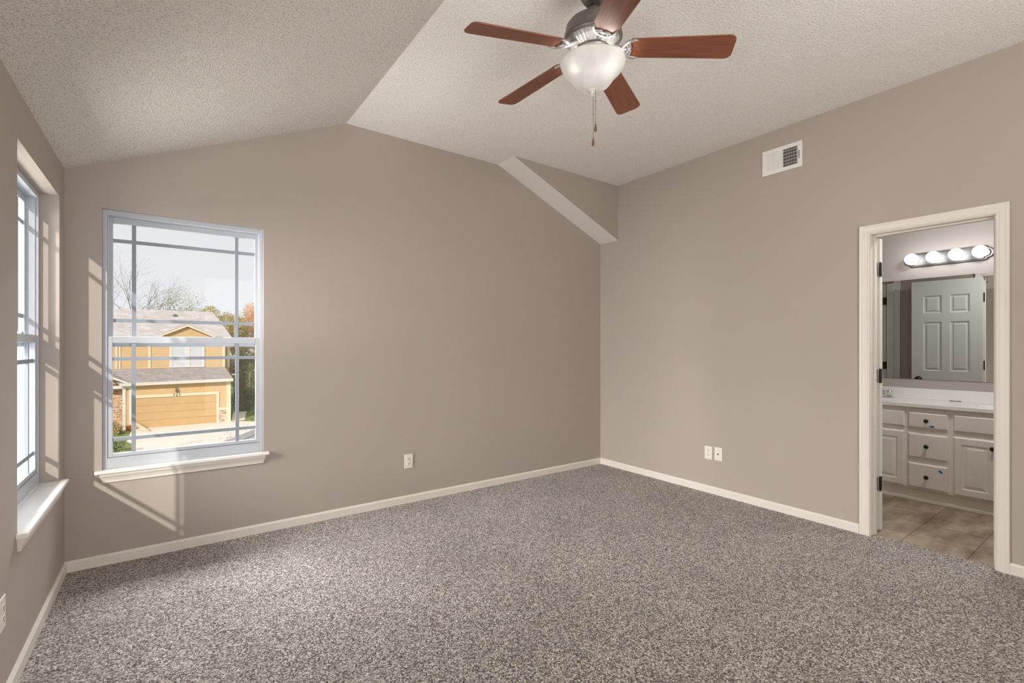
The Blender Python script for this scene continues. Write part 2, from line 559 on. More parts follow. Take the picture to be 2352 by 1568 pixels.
# walls
b = MB()
def fpoly(pts, m=0):
    b.prism([(x, 0, z) for x, z in pts], [(x, WT, z) for x, z in pts], m)
fpoly([(-WT, -0.2), (WX1, -0.2), (WX1, zs(WX1)), (0, zs(0)), (-WT, zs(0) - SL * WT)])
fpoly([(WX1, -0.2), (WX2, -0.2), (WX2, WZ0), (WX1, WZ0)])
fpoly([(WX1, WZ1), (WX2, WZ1), (WX2, zs(WX2)), (WX1, zs(WX1))])
fpoly([(WX2, -0.2), (W + WT, -0.2), (W + WT, H), (XR, H), (WX2, zs(WX2))])
struct(b.build('wall_front', M['wall']))
b = MB()
b.box(-WT, 0, YB, LY1, -0.2, ZL).box(-WT, 0, LY2, 0, -0.2, ZL).box(-WT, 0, LY1, LY2, -0.2, WZ0).box(-WT, 0, LY1, LY2, WZ1, ZL)
struct(b.build('wall_left', M['wall']))
b = MB()
b.box(W, W + WT, DY1, 0, -0.2, H).box(W, W + WT, YB, DY2, -0.2, H).box(W, W + WT, DY2, DY1, DZ, H)
struct(b.build('wall_right', M['wall']))
# rear wall (behind the camera) with a wide opening made for the fill lamp beyond
b = MB()
RX1, RX2, RZ1, RZ2 = 0.95, 3.65, 0.0, 2.60
def rpoly(pts): b.prism([(x, YB, z) for x, z in pts], [(x, YB - WT, z) for x, z in pts])
rpoly([(-WT, -0.2), (RX1, -0.2), (RX1, zs(RX1)), (0, zs(0)), (-WT, ZL - SL * WT)])
rpoly([(RX1, -0.2), (RX2, -0.2), (RX2, RZ1), (RX1, RZ1)])
rpoly([(RX1, RZ2), (RX2, RZ2), (RX2, H), (XR, H), (RX1, zs(RX1))])
rpoly([(RX2, -0.2), (W + WT, -0.2), (W + WT, H), (RX2, H)])
struct(b.build('wall_back', M['wall']))
b = MB().box(-0.2, 4.6, -6.72, -6.60, -0.2, 3.1).box(-0.32, -0.2, -6.72, YB - WT, -0.2, 3.1).box(4.6, 4.72, -6.72, YB - WT, -0.2, 3.1).box(-0.32, 4.72, -6.72, YB - WT, 3.0, 3.1).box(-0.32, 4.72, -6.72, YB - WT, -0.3, -0.15)
struct(b.build('wall_fill_box', M['wall']))  # unseen closed box, added to keep the sun out around the rear fill

# ceiling: popcorn slope on the left, flat field on the right
t = 0.10
b = MB().prism([(-WT, YB - WT, ZL - SL * WT), (XR, YB - WT, H), (XR, YB - WT, H + t), (-WT, YB - WT, ZL - SL * WT + t)],
               [(-WT, WT, ZL - SL * WT), (XR, WT, H), (XR, WT, H + t), (-WT, WT, ZL - SL * WT + t)])
struct(b.build('ceiling_slope', M['popcorn']))
struct(MB().box(XR, W + WT, YB - WT, WT, H, H + t).build('ceiling', M['orange_peel']))

# floor
struct(MB().box(-WT, W + 0.055, YB - WT, WT, -0.15, 0.0).build('floor', M['carpet']))
struct(MB().box(W + 0.055, XB + WT, -3.6, -1.4, -0.15, -0.004).build('floor_bathroom', M['tile']))

# boxed bulkhead in the far right corner (taupe face, white sloping underside)
X0 = 2.985
bz = 2.418
b = MB()
b.prism([(X0, 0.0, H), (W, 0.0, bz), (W, 0.0, H)], [(X0, -0.255, H), (W, -0.255, bz), (W, -0.255, H)], 0, [1, 0, 0])
struct(b.build('bulkhead', [M['wall'], M['ceil_paint']]), 'triangular boxed bulkhead with white sloping underside in the far corner', 'bulkhead')

# baseboards
BH, BT = 0.063, 0.013
def bb_prof(d):  # (depth, z)
    return [(0, 0), (d, 0), (d, BH - 0.012), (d * 0.45, BH), (0, BH)]
b = MB(); p = bb_prof(BT)
b.prism([(0, -q[0], q[1]) for q in p], [(W, -q[0], q[1]) for q in p])
struct(b.build('baseboard_front', M['trim']))
b = MB()
b.prism([(q[0], YB, q[1]) for q in p], [(q[0], -BT, q[1]) for q in p])
struct(b.build('baseboard_left', M['trim']))
for nm, ya, yb in (('baseboard_right', -2.434, -BT), ('baseboard_right.001', YB, -3.151)):
    b = MB()
    b.prism([(W - q[0], ya, q[1]) for q in p], [(W - q[0], yb, q[1]) for q in p])
    struct(b.build(nm, M['trim']))

# ------------------------------------------------------------------ windows
def make_window(name, fn, w, rec, label):
    """fn(u, d, z) -> world; u along the wall, d outwards from the room face"""
    root = struct(empty(name, fn(w / 2, 0, WZ0)), label, 'window')
    def bx(B, u0, u1, d0, d1, z0, z1): B.box(u0, u1, d0, d1, z0, z1, 0, fn)
    ft = 0.022                                     # vinyl frame
    z0, z1 = WZ0 + 0.02, WZ1
    B = MB()
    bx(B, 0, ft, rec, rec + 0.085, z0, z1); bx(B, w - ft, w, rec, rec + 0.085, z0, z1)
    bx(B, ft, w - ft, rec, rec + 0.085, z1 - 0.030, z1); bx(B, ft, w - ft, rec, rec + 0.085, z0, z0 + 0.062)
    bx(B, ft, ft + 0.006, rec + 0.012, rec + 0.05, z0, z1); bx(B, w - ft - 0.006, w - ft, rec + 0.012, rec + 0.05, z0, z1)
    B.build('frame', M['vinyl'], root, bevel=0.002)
    def sash(nm, d0, d1, za, zb, st, tr, brl, hz):
        B = MB()
        u0, u1 = ft, w - ft
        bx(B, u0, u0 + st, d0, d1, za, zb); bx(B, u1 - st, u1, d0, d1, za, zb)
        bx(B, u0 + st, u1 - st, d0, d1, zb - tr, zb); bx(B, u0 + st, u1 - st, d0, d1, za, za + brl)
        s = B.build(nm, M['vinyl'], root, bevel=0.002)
        dm = (d0 + d1) / 2
        B = MB(); bx(B, u0 + st - 0.004, u1 - st + 0.004, dm - 0.002, dm + 0.002, za + brl - 0.004, zb - tr + 0.004)
        B.build('pane', M['glass'], s)
        B = MB()
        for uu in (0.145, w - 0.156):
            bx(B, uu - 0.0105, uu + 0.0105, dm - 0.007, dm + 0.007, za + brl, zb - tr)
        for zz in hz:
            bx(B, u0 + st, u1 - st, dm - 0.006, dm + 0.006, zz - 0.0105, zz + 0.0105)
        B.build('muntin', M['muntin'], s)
        return s
    sash('sash', rec + 0.048, rec + 0.074, 1.288, z1 - 0.030, 0.024, 0.036, 0.042, (1.935, 1.448))
    lo = sash('sash', rec + 0.008, rec + 0.036, z0 + 0.064, 1.350, 0.024, 0.040, 0.022, (1.214, 0.729))
    for uu in (0.265, 0.59):
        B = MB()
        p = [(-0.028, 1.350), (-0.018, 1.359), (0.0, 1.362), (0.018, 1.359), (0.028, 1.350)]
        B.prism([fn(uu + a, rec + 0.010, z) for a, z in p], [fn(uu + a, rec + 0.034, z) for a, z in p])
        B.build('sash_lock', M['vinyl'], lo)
    # stool with horns, apron
    B = MB()
    tp = [(-0.032, -0.036), (w + 0.032, -0.036), (w + 0.032, 0.0), (w, 0.0), (w, rec), (0.0, rec), (0.0, 0.0), (-0.032, 0.0)]
    B.prism([fn(u, d, WZ0) for u, d in tp], [fn(u, d, WZ0 + 0.02) for u, d in tp])
    st = B.build('window_stool', M['stool'], root, bevel=0.004)
    pr = [(0, WZ0), (-0.027, WZ0), (-0.025, WZ0 - 0.014), (-0.016, WZ0 - 0.030), (-0.011, WZ0 - 0.044), (-0.010, WZ0 - 0.056), (0, WZ0 - 0.056)]
    B = MB()
    def end(s):
        out = []
        for d, z in pr:
            k = (WZ0 - z) / 0.056
            out.append(fn((-0.012 + 0.016 * k) if s < 0 else (w + 0.012 - 0.016 * k), d, z))
        return out
    B.prism(end(-1), end(1))
    B.build('apron', M['trim'], root)
    return root
make_window('window_1', lambda u, d, z: (WX1 + u, d, z), WX2 - WX1, 0.022, 'front wall window with prairie grille looking out to the tan house')
make_window('window_2', lambda u, d, z: (-d, LY1 + u, z), LY2 - LY1, 0.078, 'left wall window in a deep reveal with white stool')

# ------------------------------------------------------------------ bathroom door
door = struct(empty('door_1', (W, (DY1 + DY2) / 2, 0)), 'open doorway to the bathroom with cream casing and six panel door', 'door')
JT = 0.020
jy1, jy2, jz = DY1 - JT, DY2 + JT, DZ - JT
b = MB()
b.box(W - 0.002, W + WT + 0.002, jy1, DY1, 0, DZ).box(W - 0.002, W + WT + 0.002, DY2, jy2, 0, DZ).box(W - 0.002, W + WT + 0.002, jy2, jy1, jz, DZ)
b.build('jamb', M['trim'], door, bevel=0.001)
b = MB()
sx0, sx1, sd = W + 0.045, W + 0.082, 0.011
b.box(sx0, sx1, jy1 - sd, jy1, 0, jz).box(sx0, sx1, jy2, jy2 + sd, 0, jz).box(sx0, sx1, jy2 + sd, jy1 - sd, jz - sd, jz)
b.build('door_stop', M['trim'], door, bevel=0.002)
def casing(xw, s):
    """mitred colonial casing on face x = xw, s = direction into the room it faces"""
    prof = [(0.0, 0.0), (0.0, 0.010), (0.006, 0.013), (0.010, 0.010), (0.020, 0.0135), (0.038, 0.0150), (0.046, 0.0175), (0.055, 0.0175), (0.0575, 0.0145), (0.0575, 0.0)]
    i1, i2, iz = jy1 + 0.005, jy2 - 0.005, jz + 0.005
    B = MB()
    def ring(o, d):
        x = xw + s * d
        return [(x, i1 + o, 0.0), (x, i1 + o, iz + o), (x, i2 - o, iz + o), (x, i2 - o, 0.0)]
    rings = [ring(o, d) for o, d in prof]
    vs = [[B.bm.verts.new(q) for q in r] for r in rings]
    n = len(vs)
    for k in range(n):
        A, C = vs[k], vs[(k + 1) % n]
        for j in range(3):
            B.bm.faces.new([A[j], A[j + 1], C[j + 1], C[j]])
    B.bm.faces.new([v[0] for v in vs]); B.bm.faces.new([v[3] for v in vs][::-1])
    return B.build('casing', M['trim'], door)
casing(W, -1)
casing(W + WT, 1)
# six panel leaf, swung right back against the bathroom side of the wall
LW, LH, LT = 0.60, 2.03, 0.035
ang = radians(4.5)
hx, hy = W + WT + 0.030, -2.506
def leaf_fn(u, v, d):   # u from the hinge edge, v height, d depth into the leaf from its visible (bathroom facing) face
    x = LT - d
    return (hx + u * sin(ang) + x * cos(ang), hy + u * cos(ang) - x * sin(ang), 0.012 + v)
b = MB()
pans = []
for ua, ub in ((0.105, 0.265), (0.335, 0.495)):
    for va, vb in ((0.22, 0.86), (1.00, 1.56), (1.66, 1.86)):
        pans.append((ua, ub, va, vb))
b.panel_face(leaf_fn, 0, LW, 0, LH, pans, [(0.008, 0.008), (0.020, 0.009), (0.034, 0.003)])
b.panel_face(lambda u, v, d: leaf_fn(u, v, LT - d), 0, LW, 0, LH, pans, [(0.008, 0.008), (0.020, 0.009), (0.034, 0.003)])
for (a0, a1) in (((0, 0), (LW, 0)), ((LW, 0), (LW, LH)), ((LW, LH), (0, LH)), ((0, LH), (0, 0))):
    b.faces([leaf_fn(*a0, 0), leaf_fn(*a1, 0), leaf_fn(*a1, LT), leaf_fn(*a0, LT)], [(0, 1, 2, 3)])
leaf = b.build('door_leaf', M['door'], door)
for zc in (0.335, 1.085, 1.825):
    b = MB()
    b.box(W + WT - 0.030, W + WT + 0.003, jy1 - 0.0025, jy1, zc - 0.045, zc + 0.045)
    b.box(hx - 0.002, hx + 0.030, hy - 0.0035, hy + 0.001, zc - 0.048, zc + 0.048)
    b.lathe([(0.007, -0.05), (0.007, 0.05)], 10, (hx - 0.006, hy - 0.004, zc))
    b.build('hinge', M['bronze'], leaf, bevel=0.0015)
kp = leaf_fn(LW - 0.065, 0.905, 0)
b = MB().lathe([(0.030, 0.0), (0.030, 0.006), (0.012, 0.010), (0.011, 0.028), (0.024, 0.040), (0.027, 0.052), (0.020, 0.062), (0.0, 0.065)], 20, kp, 'x')
b.build('knob', M['bronze'], leaf)

# casing of another bathroom door, seen only in the mirror
t2 = struct(empty('trim_1', (W + WT, -1.69, 0)))
b = MB()
b.box(W + WT, W + WT + 0.018, -1.775, -1.715, 0, 2.10).box(W + WT, W + WT + 0.030, -1.715, -1.650, 0, 2.06).box(W + WT, W + WT + 0.018, -1.645, -1.585, 0, 2.06)
b.build('casing', M['door'], t2, bevel=0.003)
for zc in (1.06, 1.85):
    MB().box(W + WT + 0.016, W + WT + 0.034, -1.645, -1.612, zc - 0.045, zc + 0.045).build('hinge', M['bronze'], t2, bevel=0.002)

# bathroom shell
struct(MB().box(XB, XB + WT, -3.57, -1.43, -0.15, 2.44).build('wall_bathroom', M['bath_wall']))
struct(MB().box(W + WT, XB, -1.55, -1.43, -0.15, 2.44).build('wall_bathroom.001', M['bath_wall']))
struct(MB().box(W + WT, XB, -3.57, -3.45, -0.15, 2.44).build('wall_bathroom.002', M['bath_wall']))
struct(MB().box(W + WT, XB + WT, -3.57, -1.43, 2.44, 2.54).build('ceiling_bathroom', M['ceil_paint']))

# ------------------------------------------------------------------ vanity
VX = 5.560
vY0, vY1 = -3.446, -1.554
van = tag(empty('bathroom_vanity', (5.8, -2.52, 0)), 'cream painted vanity cabinet with raised panel doors and three centre drawers', 'cabinet')
b = MB().box(VX, VX + 0.019, vY0, vY1, 0.098, 0.783).box(XB - 0.02, XB - 0.002, vY0, vY1, 0.098, 0.60).box(VX + 0.019, XB - 0.02, vY0, vY0 + 0.019, 0.098, 0.783).box(VX + 0.019, XB - 0.02, vY1 - 0.019, vY1, 0.098, 0.783).box(VX + 0.019, XB - 0.02, vY0 + 0.019, vY1 - 0.019, 0.098, 0.116)
b.build('body', M['cabinet'], van, bevel=0.002)
b = MB().box(VX + 0.022, XB - 0.002, vY0, vY1, -0.004, 0.098).box(VX + 0.008, VX + 0.022, vY0, vY1, -0.004, 0.022)
b.build('toe_kick', M['cabinet'], van, bevel=0.003)
def front(nm, y0, y1, z0, z1, raised, knob=None):
    B = MB()
    th = 0.016
    fn = lambda u, v, d: (VX - th + d, u, v)
    if raised:
        e = 0.010
        B.faces([fn(y0, z0, th - .0005), fn(y1, z0, th - .0005), fn(y1, z1, th - .0005), fn(y0, z1, th - .0005), fn(y0 + e * .3, z0 + e * .3, e * .6), fn(y1 - e * .3, z0 + e * .3, e * .6), fn(y1 - e * .3, z1 - e * .3, e * .6), fn(y0 + e * .3, z1 - e * .3, e * .6),
                 fn(y0 + e, z0 + e, 0), fn(y1 - e, z0 + e, 0), fn(y1 - e, z1 - e, 0), fn(y0 + e, z1 - e, 0)],
                [(0, 1, 5, 4), (1, 2, 6, 5), (2, 3, 7, 6), (3, 0, 4, 7), (4, 5, 9, 8), (5, 6, 10, 9), (6, 7, 11, 10), (7, 4, 8, 11)])
        B.panel_face(fn, y0 + e, y1 - e, z0 + e, z1 - e, [(y0 + 0.050, y1 - 0.050, z0 + 0.055, z1 - 0.055)], [(0.003, 0.006), (0.009, 0.0075), (0.030, 0.0025), (0.033, 0.0005)])
    else:
        e = 0.010
        B.faces([fn(y0, z0, th - .0005), fn(y1, z0, th - .0005), fn(y1, z1, th - .0005), fn(y0, z1, th - .0005), fn(y0 + e * .3, z0 + e * .3, e * .6), fn(y1 - e * .3, z0 + e * .3, e * .6), fn(y1 - e * .3, z1 - e * .3, e * .6), fn(y0 + e * .3, z1 - e * .3, e * .6),
                 fn(y0 + e, z0 + e, 0), fn(y1 - e, z0 + e, 0), fn(y1 - e, z1 - e, 0), fn(y0 + e, z1 - e, 0)],
                [(0, 1, 5, 4), (1, 2, 6, 5), (2, 3, 7, 6), (3, 0, 4, 7), (4, 5, 9, 8), (5, 6, 10, 9), (6, 7, 11, 10), (7, 4, 8, 11), (8, 9, 10, 11)])
    f = B.build(nm, M['cabinet'], van)
    if knob:
        K = MB().lathe([(0.009, 0.0), (0.006, -0.006), (0.006, -0.012), (0.0150, -0.018), (0.0165, -0.023), (0.012, -0.028), (0.0, -0.029)], 20, (VX - th, knob[0], knob[1]), 'x')
        K.build('knob', M['bronze'], f)
    return f
front('drawer', -2.648, -2.392, 0.612, 0.742, False, (-2.517, 0.676))
front('drawer', -2.648, -2.392, 0.364, 0.565, False, (-2.517, 0.466))
front('drawer', -2.648, -2.392, 0.113, 0.317, False, (-2.517, 0.213))
front('false_front', -2.371, -1.855, 0.614, 0.744, False)
front('false_front', -3.195, -2.680, 0.614, 0.746, False)
front('cabinet_door', -2.371, -2.117, 0.110, 0.576, True, (-2.142, 0.515))
front('cabinet_door', -2.109, -1.855, 0.110, 0.576, True, (-2.084, 0.515))
front('cabinet_door', -2.934, -2.680, 0.110, 0.572, True, (-2.906, 0.513))
front('cabinet_door', -3.195, -2.942, 0.110, 0.572, True, (-2.967, 0.513))

top = tag(empty('bathroom_counter', (5.8, -2.52, 0.785)), 'white marble vanity counter with backsplash and moulded basins', 'countertop')
b = MB()
cx0, cx1, cz0, cz1 = VX - 0.028, XB - 0.001, 0.784, 0.810
sinks = (-2.06, -2.98)
rx, ry = 0.165, 0.215
# top face with elliptical basins
def counter():
    xs = (cx0, 5.600, 5.960, cx1)
    def q(xa, xb, ya, yb): b.faces([(xa, ya, cz1), (xb, ya, cz1), (xb, yb, cz1), (xa, yb, cz1)], [(0, 1, 2, 3)])
    yb = [vY0] + [v for s in reversed(sinks) for v in (s - 0.24, s + 0.24)] + [vY1]
    for i, (ya, ye) in enumerate(zip(yb, yb[1:])):
        if i % 2 == 0:
            q(cx0, cx1, ya, ye)
        else:
            q(cx0, xs[1], ya, ye); q(xs[2], cx1, ya, ye)
            c = ((xs[1] + xs[2]) / 2, (ya + ye) / 2)
            N = 32
            outer, rings = [], []
            for k in range(N):
                a = 2 * pi * k / N + pi / 4
                ca, sa = cos(a), sin(a)
                m = max(abs(ca), abs(sa))
                outer.append(b.bm.verts.new((c[0] + ca / m * (xs[2] - xs[1]) / 2, c[1] + sa / m * (ye - ya) / 2, cz1)))
                rings.append((ca, sa))
            prev = outer
            for fr, dz in ((1.0, 0), (0.95, -0.012), (0.80, -0.07), (0.5, -0.115), (0.12, -0.13)):
                cur = [b.bm.verts.new((c[0] + ca * rx * fr, c[1] + sa * ry * fr, cz1 + dz)) for ca, sa in rings]
                for k in range(N):
                    f = b.bm.faces.new([prev[k], prev[(k + 1) % N], cur[(k + 1) % N], cur[k]]); f.smooth = dz < 0
                prev = cur
            b.bm.faces.new(prev)
counter()
b.faces([(cx0, vY0, cz0), (cx0, vY1, cz0), (cx0, vY1, cz1), (cx0, vY0, cz1)], [(0, 1, 2, 3)])
b.faces([(cx0, vY0, cz0), (cx0, vY1, cz0), (VX + 0.01, vY1, cz0), (VX + 0.01, vY0, cz0)], [(0, 1, 2, 3)])
b.build('slab', M['marble'], top, normals=True)
MB().box(XB - 0.022, XB - 0.001, vY0, vY1, 0.810, 0.906).build('backsplash', M['marble'], top, bevel=0.003)

def faucet(y):
    f = empty('faucet', (5.995, y, 0.810))
    B = MB()
    B.box(5.968, 6.022, y - 0.078, y + 0.078, 0.8101, 0.824)
    B.build('base_plate', M['chrome'], f, bevel=0.005)
    B = MB().tube([(5.995, y, 0.824), (5.992, y, 0.86), (5.96, y, 0.885), (5.90, y, 0.880), (5.875, y, 0.862)], [0.014, 0.013, 0.012, 0.011, 0.011], 12)
    B.build('spout', M['chrome'], f)
    for s in (-1, 1):
        B = MB().lathe([(0.020, 0), (0.016, 0.012), (0.012, 0.020), (0.022, 0.026), (0.025, 0.040), (0.020, 0.056), (0.0, 0.060)], 14, (5.995, y + s * 0.052, 0.824))
        B.build('handle', M['chrome'], f)
    return f
tag(faucet(-2.09), 'chrome two handle faucet at the left basin beside the door edge', 'faucet')

clip = MB()
clip.tube([(6.03, -2.565, 0.8135), (6.026, -2.60, 0.8145), (6.03, -2.635, 0.8135)], [0.003, 0.0025, 0.0035], 8)
clip.sphere((6.028, -2.565, 0.815), 0.005, 10, 6)
tag(clip.build('small_clip', M['bronze']), 'small dark clip lying on the white counter by the backsplash', 'clip')

# torn pieces of painter's tape on two drawers
xt = VX - 0.0166
def tape(pts, label):
    b = MB()
    b.prism([(xt, y, z) for y, z in pts], [(xt - 0.0012, y, z) for y, z in pts])
    tag(b.build('tape_piece', M['tape']), label, 'tape', 'blue tape on the vanity drawers')
tape([(-2.527, 0.632), (-2.550, 0.641), (-2.563, 0.642), (-2.563, 0.626), (-2.548, 0.627)], 'pointed scrap of blue tape on the top vanity drawer')
tape([(-2.588, 0.278), (-2.598, 0.287), (-2.616, 0.276), (-2.615, 0.263), (-2.605, 0.264)], 'torn square scrap of blue tape on the bottom vanity drawer')

# mirror
b = MB().box(XB - 0.006, XB - 0.0005, -3.30, -1.70, 0.990, 1.912)
tag(b.build('wall_mirror', M['mirror']), 'frameless wall mirror above the vanity reflecting a white door', 'mirror')

# light bar with four globes
LBY, LBZ = -2.536, 2.083
bar = tag(empty('vanity_light_bar', (XB, LBY, LBZ)), 'brushed metal vanity light bar with four lit globe bulbs', 'wall light')
def bar_outline(s):
    hw, hh = 0.262 * s + 0.0, 0.062 * s
    pts = []
    R = 0.043 * s
    for k in range(13):
        a = -pi / 2 + pi * k / 12
        pts.append((hw + R * 0.95 * cos(a), R * sin(a)))
    pts += [(hw, hh * 0.85), (hw - 0.012, hh)]
    left = [(-y, z) for y, z in pts[::-1]]
    low = [(hw - 0.012, -hh), (hw, -hh * 0.85)]
    return [( -(hw - 0.012), -hh)] + [(hw - 0.012, -hh), (hw, -hh * 0.85)] + pts + left + [(-hw, -hh * 0.85)]
def dedupe(pp):
    out = []
    for q in pp:
        if not out or abs(q[0] - out[-1][0]) + abs(q[1] - out[-1][1]) > 1e-5: out.append(q)
    return out
b = MB()
layers = [(1.0, 0.001), (1.0, 0.012), (0.93, 0.018), (0.86, 0.018), (0.80, 0.026), (0.0, 0.026)]
prev = None
for s, d in layers[:-1]:
    ring = [b.bm.verts.new((XB - d, LBY + y * (0.5 + 0.5 * s if s < 1 else 1), LBZ + z * s)) for y, z in dedupe(bar_outline(1.0))]
    if prev:
        n = len(ring)
        for k in range(n):
            b.bm.faces.new([prev[k], prev[(k + 1) % n], ring[(k + 1) % n], ring[k]])
    prev = ring
b.bm.faces.new(prev)
b.build('back_plate', M['nickel'], bar)
for k in range(4):
    y = -2.310 - k * 0.1507
    MB().lathe([(0.026, 0.0), (0.026, -0.022), (0.020, -0.026), (0.018, -0.040)], 20, (XB - 0.024, y, LBZ), 'x').build('socket', M['nickel'], bar)
    bl = MB().sphere((5.970, y, LBZ), 0.050, 24, 14).build('bulb', M['bulb'], bar)

# ------------------------------------------------------------------ wall plates and vent
def plate_fn(wall, a, z):
    if wall == 'front': return lambda u, d, v: (a + u, -d, z + v)
    if wall == 'right': return lambda u, d, v: (W - d, a - u, z + v)
    return lambda u, d, v: (d, a + u, z + v)
def outlet(wall, a, z, label, duplex=True):
    fn = plate_fn(wall, a, z)
    root = empty('wall_outlet' if duplex else 'coax_plate', fn(0, 0, 0))
    B = MB(); B.box(-0.036, 0.036, 0.0003, 0.0065, -0.058, 0.058, 0, fn)
    B.build('cover_plate', M['plate'], root, bevel=0.003)
    if duplex:
        for s in (-1, 1):
            B = MB()
            pts = [(0.0165 * cos(x), 0.0145 * max(-0.82, min(0.82, sin(x)))) for x in [2 * pi * k / 20 for k in range(20)]]
            B.prism([fn(y, 0.006, s * 0.0195 + v) for y, v in pts], [fn(y, 0.0085, s * 0.0195 + v) for y, v in pts])
            r = B.build('receptacle', M['plate'], root)
            B = MB()
            for uu in (-0.0065, 0.0065): B.box(uu - 0.0013, uu + 0.0013, 0.0080, 0.0090, s * 0.0195 - 0.001, s * 0.0195 + 0.0085, 0, fn)
            B.box(-0.0026, 0.0026, 0.0080, 0.0090, s * 0.0195 - 0.0095, s * 0.0195 - 0.0045, 0, fn)
            B.build('slots', M['slot'], r)
        B = MB(); B.box(-0.003, 0.003, 0.006, 0.0078, -0.003, 0.003, 0, fn); B.build('screw', M['plate'], root, bevel=0.0008)
    else:
        B = MB()
        pts = [(0.0065 * cos(2 * pi * k / 6), 0.0065 * sin(2 * pi * k / 6)) for k in range(6)]
        B.prism([fn(y, 0.006, v) for y, v in pts], [fn(y, 0.010, v) for y, v in pts])
        pts = [(0.0042 * cos(2 * pi * k / 14), 0.0042 * sin(2 * pi * k / 14)) for k in range(14)]
        B.prism([fn(y, 0.010, v) for y, v in pts], [fn(y, 0.018, v) for y, v in pts])
        B.build('coax_jack', M['slot'], root)
        for s in (-1, 1):
            B = MB(); B.box(-0.003, 0.003, 0.006, 0.0078, s * 0.041 - 0.003, s * 0.041 + 0.003, 0, fn); B.build('screw', M['plate'], root, bevel=0.0008)
    return tag(root, label, 'outlet', 'wall outlets' if duplex else None)
outlet('front', 2.091, 0.342, 'ivory duplex outlet alone on the front wall, right of the window')
outlet('right', -1.300, 0.352, 'ivory duplex outlet beside the coax plate on the right wall')
outlet('right', -1.394, 0.356, 'ivory coax plate with dark jack beside an outlet', False)
outlet('left', -1.275, 0.345, 'ivory duplex outlet on the left wall under the deep set window')

vent = empty('wall_vent', (W, -1.918, 2.748))
vy0, vy1, vz0, vz1 = -2.070, -1.772, 2.650, 2.846
b = MB()
def vb(ya, yb, za, zb, d0=0.0005, d1=0.008): b.box(W - d1, W - d0, ya, yb, za, zb)
iy0, iy1, iz0, iz1, ym = vy0 + 0.036, vy1 - 0.032, vz0 + 0.030, vz1 - 0.030, (vy0 + vy1) / 2 - 0.001
vb(vy0, vy1, vz0, iz0); vb(vy0, vy1, iz1, vz1); vb(vy0, iy0, iz0, iz1); vb(iy1, vy1, iz0, iz1); vb(ym - 0.007, ym + 0.007, iz0, iz1)
b.build('frame', M['vent'], vent, bevel=0.002)
b = MB(); b.box(W - 0.0008, W - 0.0002, iy0, iy1, iz0, iz1)
b.build('duct_dark_sheet', M['slot'], vent)  # flat black sheet painted as the dark hollow behind the louvers
def fins(ya, yb, slant):
    n = 9
    B = MB()
    for k in range(n):
        y = ya + (k + 0.5) * (yb - ya) / n
        hw = (yb - ya) / n
        B.prism([(W - 0.0075, y - hw * slant * 0.62, iz0), (W - 0.0075, y - hw * slant * 0.62 + 0.0022, iz0), (W - 0.0010, y + hw * slant * 0.38 + 0.0022, iz0), (W - 0.0010, y + hw * slant * 0.38, iz0)],
                [(W - 0.0075, y - hw * slant * 0.62, iz1), (W - 0.0075, y - hw * slant * 0.62 + 0.0022, iz1), (W - 0.0010, y + hw * slant * 0.38 + 0.0022, iz1), (W - 0.0010, y + hw * slant * 0.38, iz1)])
    return B
fins(ym + 0.007, iy1, -1.0).build('louver', M['vent'], vent)
B = fins(iy0, ym - 0.007, 0.22)
for k in range(5):
    z = iz0 + (k + 0.8) * (iz1 - iz0) / 5.4
    B.box(W - 0.0030, W - 0.0012, iy0, ym - 0.007, z - 0.001, z + 0.001)
B.build('louver', M['vent'], vent)
MB().box(W - 0.012, W - 0.007, vy0 + 0.020, vy0 + 0.024, 2.715, 2.775).build('lever', M['pewter'], vent)
tag(vent, 'white metal air register with two louver banks high on the right wall', 'vent')

# ------------------------------------------------------------------ ceiling fan
FX, FY = 2.0617, -2.1427
fan = tag(empty('ceiling_fan', (FX, FY, H)), 'five blade ceiling fan with cherry blades, pewter motor and frosted bowl light', 'ceiling fan')
piv = Matrix.Translation((FX, FY, 2.93))
TILT = piv @ Matrix.Rotation(-0.0309, 4, 'Y') @ Matrix.Rotation(0.0539, 4, 'X') @ piv.inverted()
def fbuild(B, name, mats, parent=fan, tilt=True, **kw):
    if tilt: B.bm.transform(TILT)
    return B.build(name, mats, parent, **kw)
fc = (FX, FY, 0)
fbuild(MB().lathe([(0.070, H - 0.0005), (0.072, H - 0.012), (0.071, H - 0.060), (0.064, H - 0.096), (0.052, H - 0.118), (0.046, H - 0.122), (0.042, H - 0.130), (0.030, H - 0.134)], 40, fc), 'canopy', M['pewter'], tilt=False)
fbuild(MB().lathe([(0.013, H - 0.05), (0.013, H - 0.145), (0.024, H - 0.150), (0.034, H - 0.160), (0.034, H - 0.178), (0.044, H - 0.190)], 24, fc), 'downrod', M['pewter'])
zt = 2.774
prof = [(0.040, zt + 0.030), (0.075, zt + 0.024), (0.108, zt + 0.006), (0.124, zt - 0.014), (0.129, zt - 0.040), (0.131, zt - 0.058), (0.1335, zt - 0.060), (0.1335, zt - 0.066), (0.128, zt - 0.068), (0.122, zt - 0.078), (0.112, zt - 0.088), (0.100, zt - 0.094)]
mot = fbuild(MB().lathe(prof, 64, fc), 'motor_housing', M['pewter'])
